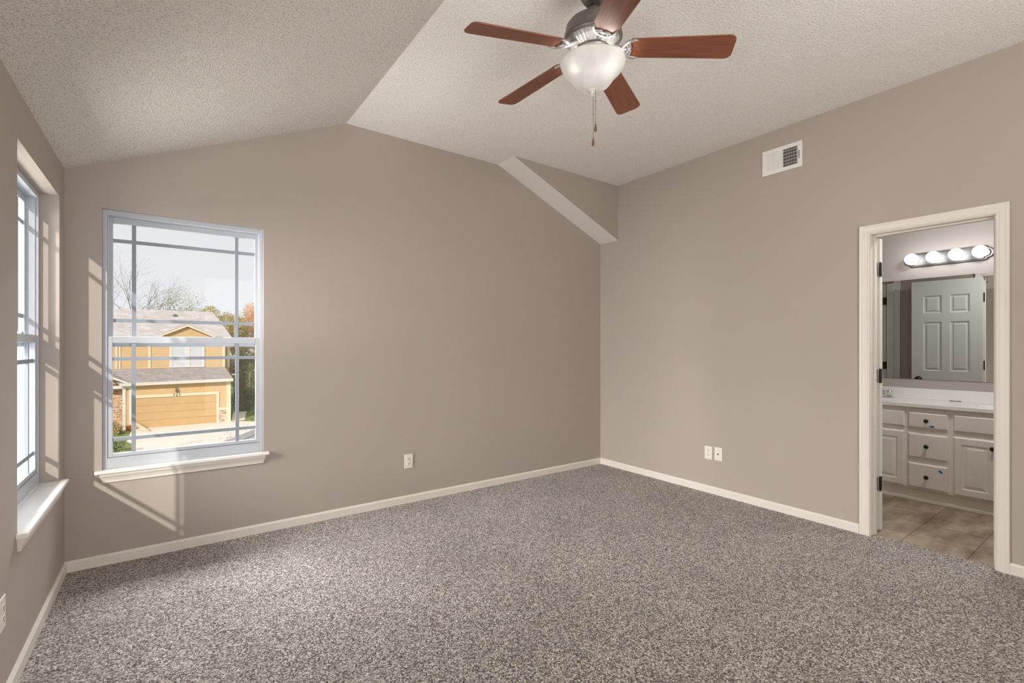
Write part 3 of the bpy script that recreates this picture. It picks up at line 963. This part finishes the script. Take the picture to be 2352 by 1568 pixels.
# ribbed lower bowl of the housing
B = MB()
seg = 120
rp = [(0.121, zt - 0.079), (0.108, zt - 0.092), (0.092, zt - 0.104), (0.076, zt - 0.113), (0.060, zt - 0.116)]
rings = []
for i, (r, z) in enumerate(rp):
    ring = []
    for k in range(seg):
        a = 2 * pi * k / seg
        dr = 0.0028 if (k % 3 == 0 and 0 < i < 4) else 0.0
        ring.append(B.bm.verts.new((FX + (r + dr) * cos(a), FY + (r + dr) * sin(a), z - dr * 0.8)))
    rings.append(ring)
for A, C in zip(rings, rings[1:]):
    for k in range(seg): B.bm.faces.new([A[k], A[(k + 1) % seg], C[(k + 1) % seg], C[k]])
fbuild(B, 'ribbed_cover', M['pewter_light'], mot)
fbuild(MB().lathe([(0.078, zt - 0.112), (0.080, zt - 0.122), (0.066, zt - 0.128), (0.060, zt - 0.150), (0.064, zt - 0.156), (0.085, zt - 0.160), (0.092, zt - 0.166), (0.030, zt - 0.168)], 40, fc), 'switch_housing', M['pewter'])

ZB = 2.650       # blade height at the root
R0, R1 = 0.165, 0.612
DROOP = 0.040
def blade_bm():
    B = MB()
    n = 14
    outl = []
    rc = 0.030
    w0, w1 = 0.056, 0.068
    # outline, root to tip
    outl += [(R0, -w0 + 0.012), (R0 + 0.012, -w0)]
    for k in range(7):
        a = -pi / 2 + (pi / 2) * k / 6
        outl.append((R1 - rc + rc * cos(a), -w1 + rc + rc * sin(a)))
    for k in range(7):
        a = (pi / 2) * k / 6
        outl.append((R1 - rc + rc * cos(a), w1 - rc + rc * sin(a)))
    outl += [(R0 + 0.012, w0), (R0, w0 - 0.012)]
    # slightly wavy root end
    outl += [(R0 + 0.008, w0 * 0.35), (R0 + 0.002, 0), (R0 + 0.008, -w0 * 0.35)]
    B.prism([(x, y, -0.003) for x, y in outl], [(x, y, 0.003) for x, y in outl])
    return B
PITCH = radians(-12)
dro = math.atan2(DROOP, R1 - R0)
def blade_matrix(az):
    loc = Matrix.Translation((FX, FY, ZB)) @ Matrix.Rotation(az, 4, 'Z')
    return TILT @ loc @ Matrix.Translation((R0, 0, 0)) @ Matrix.Rotation(dro, 4, 'Y') @ Matrix.Rotation(PITCH, 4, 'X') @ Matrix.Translation((-R0, 0, 0))
def iron_bm():
    """scrolled blade iron: arm from the motor, then a three pronged leaf under the blade root"""
    B = MB()
    za = -0.0055
    B.tube([(0.066, 0, 0.016), (0.092, 0, 0.014), (0.118, 0, 0.004), (0.140, 0, za), (0.158, 0, za)], [0.014, 0.013, 0.010, 0.009, 0.008], 10)
    for s in (-1, 1):
        B.tube([(0.128, 0, 0.0), (0.140, s * 0.014, za), (0.150, s * 0.032, za), (0.166, s * 0.045, za), (0.188, s * 0.052, za), (0.204, s * 0.050, za)], [0.008, 0.008, 0.008, 0.0078, 0.006, 0.002], 8)
        B.tube([(0.160, 0, za), (0.172, s * 0.010, za), (0.168, s * 0.026, za), (0.166, s * 0.042, za)], [0.007, 0.006, 0.005, 0.005], 8)
        B.tube([(0.150, s * 0.030, za), (0.160, s * 0.018, za), (0.158, 0, za)], [0.005, 0.005, 0.004], 8)
    B.lathe([(0.0001, -0.014), (0.006, -0.012), (0.007, -0.007)], 12, (0.150, 0, 0))
    return B
az0 = 2.94178
for k in range(5):
    az = az0 + k * 2 * pi / 5
    Mx = blade_matrix(az)
    B = blade_bm()
    me_co = B.build('blade', M['cherry'], None, bevel=0.0015)
    me_co.parent = fan
    me_co.matrix_local = WM[fan.name].inverted() @ Mx
    I = iron_bm().build('blade_iron', M['pewter_light'], None)
    I.parent = me_co
    I.matrix_local = Matrix.Identity(4)

# frosted bowl, bulbs, finial, pull chains
outer = [(0.1475, 2.606), (0.1495, 2.602), (0.1480, 2.592), (0.1425, 2.578), (0.1310, 2.560), (0.1150, 2.544), (0.1010, 2.530), (0.0900, 2.514), (0.0770, 2.498), (0.0560, 2.484), (0.0320, 2.477), (0.0140, 2.475)]
inner = [(max(0.012, r - 0.004), z + 0.003) for r, z in outer[::-1]]
inner[-1] = (0.1440, 2.606)
B = MB().lathe(outer + inner, 56, fc, closed=True)
fbuild(B, 'glass_bowl', M['bowl'])
fbuild(MB().lathe([(0.0, 2.481), (0.024, 2.480), (0.026, 2.476), (0.020, 2.472), (0.010, 2.470), (0.008, 2.462), (0.011, 2.457), (0.009, 2.450), (0.0, 2.447)][::-1], 20, fc), 'finial', M['vent'])
for dx, dy in ((-0.088, 0.004), (0.002, -0.086), (0.055, 0.055)):
    c = (FX + dx, FY + dy, 2.572)
    fbuild(MB().sphere(c, 0.024, 16, 10, 1.25), 'bulb', M['fan_bulb'])
def chain(x, y, z0, z1, ball):
    B = MB().tube([(x, y, z0), (x, y, z1 + 0.035)], 0.0011, 6)
    B.sphere((x, y, ball), 0.0028, 8, 6)
    ch = B.build('pull_chain', M['chain'], fan)
    MB().lathe([(0.0001, 0.020), (0.0022, 0.017), (0.0035, 0.010), (0.0058, -0.002), (0.0068, -0.010), (0.0055, -0.017), (0.0001, -0.020)], 14, (x, y, z1 + 0.017)).build('fob', M['fob'], ch)
chain(FX + 0.0070, FY - 0.0045, 2.470, 2.276, 2.415)
chain(FX - 0.0022, FY + 0.0020, 2.452, 2.210, 2.352)

# ------------------------------------------------------------------ outdoors
GZ = -4.5
struct(MB().box(-60, 70, 1.5, 120, GZ - 0.3, GZ).build('ground', M['grass']))
b = MB()
pts = [(-1.55, 39.2), (-1.55, 33.6), (-1.15, 32.2), (-1.0, 30.5), (-1.6, 24.0), (-1.6, 12), (9.0, 12), (8.2, 33.5), (6.2, 35.5), (6.2, 37.5), (4.5, 39.2)]
b.prism([(x, y, GZ - 0.05) for x, y in pts], [(x, y, GZ + 0.02) for x, y in pts])
struct(b.build('driveway', M['concrete']), 'cream concrete driveway before the tan house', 'driveway')
b = MB()
pts = [(4.5, 39.2), (5.4, 39.2), (6.5, 47), (5.4, 47)]
b.prism([(x, y, GZ - 0.05) for x, y in pts], [(x, y, GZ + 0.03) for x, y in pts])
struct(b.build('walkway', M['concrete']), 'concrete strip along the side of the tan house', 'path')

house = tag(empty('house', (1.0, 42, GZ)), 'tan two storey house with grey shingle roofs and a wide garage door', 'house')
GF, UF = 39.0, 41.5
# garage block
MB().box(-1.95, 4.40, GF, UF + 0.2, GZ, -1.36).build('garage_wall', M['stucco'], house)
b = MB().box(-1.49, 3.49, GF - 0.03, GF - 0.005, GZ + 0.02, -2.34)
gd = b.build('garage_door', M['garage_panel'], house)
b = MB().box(-1.66, 3.66, GF - 0.07, GF - 0.005, -2.34, -2.13).box(3.49, 3.66, GF - 0.07, GF - 0.005, GZ, -2.34).box(-1.66, -1.49, GF - 0.07, GF - 0.005, GZ, -2.34)
b.build('garage_trim', M['cream'], house)
b = MB().box(4.14, 4.43, GF - 0.06, GF + 0.25, GZ, -1.40).box(3.66, 4.14, GF - 0.06, GF - 0.004, -3.52, -3.36)
b.build('corner_board', M['cream'], house)
MB().box(3.66, 4.14, GF - 0.05, GF - 0.003, GZ, -3.52).build('stone_veneer', M['stone'], house)
# garage roof with hip on the right
e = 38.55
b = MB()
v = [(-2.2, e, -1.30), (4.55, e, -1.20), (4.20, UF + 0.1, -0.30), (-3.2, UF + 0.1, -0.30), (4.75, UF + 0.6, -1.0)]
b.faces(v + [(x, y, z - 0.12) for x, y, z in v], [(0, 1, 2, 3), (1, 4, 2), (5, 8, 7, 6), (6, 7, 9), (0, 5, 6, 1), (1, 6, 9, 4), (3, 8, 5, 0), (2, 7, 8, 3), (4, 9, 7, 2)])
b.build('garage_roof', M['shingle'], house)
b = MB().prism([(-2.2, e - 0.10, -1.24), (-2.2, e, -1.24), (-2.2, e, -1.44), (-2.2, e - 0.06, -1.44)], [(4.56, e - 0.10, -1.14), (4.56, e, -1.14), (4.56, e, -1.36), (4.56, e - 0.06, -1.36)])
b.box(4.70, 5.10, 40.9, 41.0, -1.0, -0.92)
b.build('gutter', M['white_ext'], house)
# lantern and number
b = MB().box(0.93, 1.09, GF - 0.16, GF - 0.02, -2.02, -1.86).prism([(0.92, GF - 0.17, -1.86), (1.10, GF - 0.17, -1.86), (1.10, GF - 0.02, -1.86), (0.92, GF - 0.02, -1.86)], [(1.0, GF - 0.10, -1.70), (1.02, GF - 0.10, -1.70), (1.02, GF - 0.08, -1.70), (1.0, GF - 0.08, -1.70)])
b.build('wall_lantern', M['nickel'], house)
for ch, dx in (('7', -0.17), ('2', 0.0), ('7', 0.17)):
    fnt = bpy.data.curves.new('digit_outline', 'FONT')
    fnt.body = ch; fnt.size = 0.23; fnt.extrude = 0.01; fnt.align_x = 'CENTER'
    tmp = bpy.data.objects.new('digit_outline', fnt); COL.objects.link(tmp)
    bpy.context.view_layer.update()
    me = bpy.data.meshes.new_from_object(tmp.evaluated_get(bpy.context.evaluated_depsgraph_get()))
    bpy.data.objects.remove(tmp)
    me.materials.append(M['bronze'])
    fo = bpy.data.objects.new('house_number', me); COL.objects.link(fo)
    fo.parent = house
    fo.matrix_local = WM[house.name].inverted() @ Matrix.Translation((1.01 + dx, GF - 0.085, -2.315)) @ Matrix.Rotation(pi / 2, 4, 'X')
# upper storey
MB().box(-12.0, 4.24, UF, 49, GZ, 2.05).build('upper_wall', M['siding'], house)
MB().box(4.24, 4.62, UF + 0.8, 49, GZ, 2.05).build('side_wall', M['siding'], house)
for x0, x1 in ((-2.62, -2.50), (-2.44, -2.33), (-0.73, -0.56), (4.08, 4.26)):
    MB().box(x0, x1, UF - 0.05, UF + 0.05, -0.36, 2.0).build('corner_board', M['cream'], house)
MB().box(4.48, 4.66, UF + 0.72, UF + 0.86, -0.40, 2.0).build('corner_board', M['cream'], house)
for x0, x1 in ((0.58, 1.72), (1.72, 2.86)):
    b = MB()
    f = 0.17
    b.box(x0, x1, UF - 0.08, UF - 0.004, -0.32, -0.22).box(x0, x0 + f, UF - 0.06, UF - 0.004, -0.22, 1.46).box(x1 - f, x1, UF - 0.06, UF - 0.004, -0.22, 1.46).box(x0, x1, UF - 0.06, UF - 0.004, 1.46, 1.62)
    w_ = b.build('window', M['white_ext'], house)
    MB().box(x0 + f, x1 - f, UF - 0.03, UF - 0.003, -0.22, 1.46).build('pane', M['blind'], w_)
# upper roof: front slope, hip on the right
b = MB()
v = [(-12.5, 41.1, 2.00), (4.68, 41.1, 2.10), (3.75, 47, 4.44), (-12.5, 47, 4.42), (4.75, 50, 2.0), (3.75, 47.1, 4.44)]
b.faces(v + [(x, y, z - 0.15) for x, y, z in v], [(0, 1, 2, 3), (1, 4, 2), (6, 9, 8, 7), (7, 8, 10), (0, 6, 7, 1), (1, 7, 10, 4), (3, 9, 6, 0)])
b.build('upper_roof', M['shingle_up'], house)
MB().box(0.86, 1.10, 45.45, 45.75, 3.78, 4.02).build('roof_vent', M['nickel'], house, bevel=0.02)
# front gable
gp, gl, gr, gy = (1.72, 3.02), (-0.30, 2.02), (3.74, 2.02), 40.95
b = MB().prism([(gl[0] + 0.2, gy, gl[1]), (gr[0] - 0.2, gy, gr[1]), (gp[0], gy, gp[1] - 0.12)], [(gl[0] + 0.2, gy + 1.5, gl[1]), (gr[0] - 0.2, gy + 1.5, gr[1]), (gp[0], gy + 1.5, gp[1] - 0.12)])
b.build('gable_wall', M['siding'], house)
b = MB()
for s in (gl, gr):
    dz = 0.17
    q = [(s[0], s[1]), (gp[0], gp[1]), (gp[0], gp[1] - dz), (s[0] * 0.93 + gp[0] * 0.07, s[1] - 0.06)]
    b.prism([(x, gy - 0.28, z) for x, z in q], [(x, gy - 0.22, z) for x, z in q])
b.build('rake_board', M['cream'], house)
b = MB()
for s in (gl, gr):
    A = [(s[0], gy - 0.25, s[1] + 0.02), (gp[0], gy - 0.25, gp[1] + 0.02), (gp[0], 45.0, gp[1] + 0.02), (s[0], 42.2, s[1] + 0.02)]
    b.faces(A + [(x, y, z + 0.05) for x, y, z in A], [(0, 1, 2, 3), (4, 5, 6, 7), (0, 1, 5, 4), (1, 2, 6, 5), (2, 3, 7, 6), (3, 0, 4, 7)])
b.build('gable_roof', M['shingle_up'], house)
# porch on the left: stone wall, post, beam, small gable
MB().box(-12.0, -1.95, GF + 0.6, UF + 0.1, GZ, -1.45).build('stone_veneer', M['stone'], house)
MB().box(-2.08, -1.90, GF - 0.05, GF + 0.15, GZ, -1.45).build('porch_post', M['white_ext'], house)
MB().box(-1.72, -1.58, GF - 0.10, GF + 0.0, GZ, -1.50).build('porch_post', M['white_ext'], house)
b = MB().box(-6.0, -1.60, GF - 0.12, GF + 0.3, -1.62, -1.42)
b.build('porch_beam', M['white_ext'], house)
q = [(-4.2, 0.02), (-1.45, -1.34), (-1.45, -1.46), (-4.2, -0.20)]
b = MB().prism([(x, GF - 0.25, z) for x, z in q], [(x, GF - 0.05, z) for x, z in q])
b.build('rake_board', M['white_ext'], house)
b = MB()
A = [(-4.2, GF - 0.2, 0.04), (-1.40, GF - 0.2, -1.34), (-1.40, 41.4, -1.34), (-4.2, 41.4, 0.04)]
b.faces(A + [(x, y, z + 0.05) for x, y, z in A], [(0, 1, 2, 3), (4, 5, 6, 7), (0, 1, 5, 4), (1, 2, 6, 5), (2, 3, 7, 6), (3, 0, 4, 7)])
b.build('porch_roof', M['shingle'], house)
# downspout end lying by the garage corner
b = MB().prism([(-1.60, GF - 0.3, -3.75), (-1.60, GF - 0.1, -3.75), (-1.60, GF - 0.1, -3.95), (-1.60, GF - 0.3, -3.95)], [(-0.72, GF - 2.1, GZ + 0.16), (-0.55, GF - 2.0, GZ + 0.16), (-0.55, GF - 2.0, GZ + 0.02), (-0.72, GF - 2.1, GZ + 0.02)])
b.build('downspout', M['cream'], house)
b = MB().lathe([(0.11, 0.0), (0.13, 0.03), (0.155, 0.28), (0.17, 0.29), (0.17, 0.34), (0.14, 0.34), (0.13, 0.26), (0.0001, 0.26)], 20, (-1.73, GF - 0.55, GZ + 0.02))
tag(b.build('flower_pot', M['terracotta']), 'orange terracotta pot on the ground by the porch post', 'pot')

# ---- trees and shrubs
def branches(B, p, d, length, r, depth, rnd, tips, spread=0.55):
    p = Vector(p); d = Vector(d).normalized()
    pts = [p]; rad = [r]
    n = 3
    for i in range(n):
        d = (d + Vector((rnd.gauss(0, .12), rnd.gauss(0, .12), rnd.gauss(0.03, .08)))).normalized()
        pts.append(pts[-1] + d * length / n); rad.append(r * (1 - 0.45 * (i + 1) / n))
    B.tube(pts, rad, 6 if depth > 2 else 4)
    if depth <= 0:
        tips.append(pts[-1]); return
    for k in range(3 if depth > 1 else 4):
        nd = (d + Vector((rnd.gauss(0, spread), rnd.gauss(0, spread), rnd.gauss(0.1, spread * .7)))).normalized()
        st = pts[-1] if k < 2 else pts[-2]
        branches(B, st, nd, length * rnd.uniform(.62, .82), rad[-1] * 0.8, depth - 1, rnd, tips, spread)
    tips.append(pts[-1])
def tree(name, base, h, trunk_r, depth, seed, label, leaf=None, nleaf=0, size=0.1, spread_leaf=0.5, bark='bark', spread=0.55, first=0.34, group='trees behind the tan house', cat='tree'):
    rnd = random.Random(seed)
    root = empty(name, base)
    B = MB(); tips = []
    branches(B, base, (rnd.gauss(0, .04), 0, 1), h * first, trunk_r, depth, rnd, tips, spread)
    B.build('trunk', M[bark], root)
    if leaf:
        B = MB()
        for k in range(nleaf):
            t_ = rnd.choice(tips)
            B.quad_leaf(t_ + Vector((rnd.gauss(0, spread_leaf), rnd.gauss(0, spread_leaf), rnd.gauss(0, spread_leaf * .9))), size * rnd.uniform(.6, 1.4), rnd)
        B.build('foliage', M[leaf], root, normals=False)
    return tag(root, label, cat, group)
tree('bare_tree', (-5.0, 76, GZ), 17.0, 0.22, 5, 3, 'bare leafless tree at the left edge of the front window view', spread=0.50)
tree('bare_tree', (-2.2, 65, GZ), 15.0, 0.20, 5, 11, 'thin bare tree behind the left grille bar of the front window', 'leaf_green', 700, 0.045, 0.5, spread=0.42)
tree('leafy_tree', (-0.2, 54, GZ), 12.3, 0.2, 5, 7, 'sparse yellow green tree rising above the roof ridge', 'leaf_green', 5200, 0.055, 0.45, spread=0.50)

def blob(name, base, ctr, rad, n, size, leaf, seed, label, group, cat, trunk_r=0.12, shell=0.55):
    rnd = random.Random(seed)
    root = empty(name, base)
    B = MB()
    tips = []
    branches(B, base, (0, 0, 1), (ctr[2] - base[2]) * 0.5, trunk_r, 2, rnd, tips)
    B.build('trunk', M['bark'], root)
    B = MB()
    lumps = [(Vector((rnd.gauss(0, .5), rnd.gauss(0, .5), rnd.gauss(0, .5))), rnd.uniform(.35, .6)) for _ in range(14)]
    for k in range(n):
        c, s = rnd.choice(lumps)
        d = Vector((rnd.gauss(0, 1), rnd.gauss(0, 1), rnd.gauss(0, 1))).normalized() * s * rnd.uniform(shell, 1.0)
        q = c + d
        if q.length > 1.15: q = q.normalized() * rnd.uniform(0.9, 1.12)
        B.quad_leaf((ctr[0] + q.x * rad[0], ctr[1] + q.y * rad[1], max(GZ + 0.02, ctr[2] + q.z * rad[2])), size * rnd.uniform(.6, 1.4), rnd)
    B.build('foliage', M[leaf], root, normals=False)
    return tag(root, label, cat, group)
G1 = 'trees right of the tan house'
blob('autumn_tree', (8.0, 56, GZ), (7.9, 56, 3.9), (2.2, 1.8, 2.7), 11000, 0.075, 'leaf_autumn', 21, 'tall orange autumn tree at the right side of the front window view', G1, 'tree')
blob('olive_tree', (6.0, 52, GZ), (6.0, 52, 3.2), (1.8, 1.6, 2.4), 10000, 0.075, 'leaf_olive', 22, 'rounded olive and orange tree just right of the roof hip', G1, 'tree')
blob('dark_hedge_tree', (6.4, 45.5, GZ), (6.3, 45.5, -1.7), (1.35, 1.3, 3.1), 12000, 0.075, 'leaf_dark', 23, 'tall dark evergreen hedge beside the tan house', G1, 'tree', shell=0.3)
blob('hedge_tree', (8.6, 49.0, GZ), (7.4, 49.3, -0.6), (2.4, 1.2, 3.8), 12000, 0.085, 'leaf_olive', 24, 'tall olive hedge behind the dark evergreen', G1, 'tree', shell=0.3)
blob('distant_bush', (4.6, 63, GZ), (4.6, 63, 5.0), (1.3, 1.2, 1.1), 2200, 0.07, 'leaf_olive', 25, 'low olive treetop peeking over the right end of the ridge', G1, 'tree')
blob('lawn_bush', (-2.05, 29.2, GZ), (-2.15, 29.2, GZ + 0.35), (0.75, 1.0, 0.65), 5500, 0.05, 'leaf_bush', 26, 'low green bush at the bottom left corner of the front window', 'shrubs', 'shrub', 0.03)
blob('porch_shrub', (-2.45, 37.2, GZ), (-2.4, 37.2, GZ + 0.35), (0.55, 0.6, 0.5), 2600, 0.05, 'leaf_bush', 27, 'small green shrub under the stone porch wall', 'shrubs', 'shrub', 0.03)
blob('leafy_branch_tree', (-2.9, 26.0, GZ), (-1.55, 26.0, -2.15), (0.42, 0.5, 1.0), 700, 0.030, 'leaf_autumn', 28, 'sparse russet tree before the stone porch wall', 'shrubs', 'tree', 0.02)
tree('twiggy_shrub', (2.55, 16.0, GZ), 3.3, 0.03, 4, 31, 'pinkish twiggy shrub above the near grey roof', 'leaf_pink', 320, 0.040, 0.14, 'bark_pale', 0.5, group='shrubs', cat='shrub')

# our own lower roof, seen at the bottom right of the front window
b = MB()
P0 = Vector((0.478 - -0.0756 * 9.05, -3.692 + 1.179 * 9.05, -0.60))
dr = Vector((0.495, 0.869, 0))
fall = Vector((0.869, -0.495, -0.55))
A = [P0 - dr * 0.4, P0 + dr * 6.0, P0 + dr * 6.0 + fall * 2.6, P0 - dr * 0.4 + fall * 2.6]
A = [tuple(a) for a in A]
b.faces(A + [(x, y, z - 0.15) for x, y, z in A], [(0, 1, 2, 3), (7, 6, 5, 4), (0, 4, 5, 1), (1, 5, 6, 2), (2, 6, 7, 3), (3, 7, 4, 0)])
tag(b.build('lower_roof', M['shingle_near']), 'near grey shingle roof slope at the bottom right of the front window', 'roof')
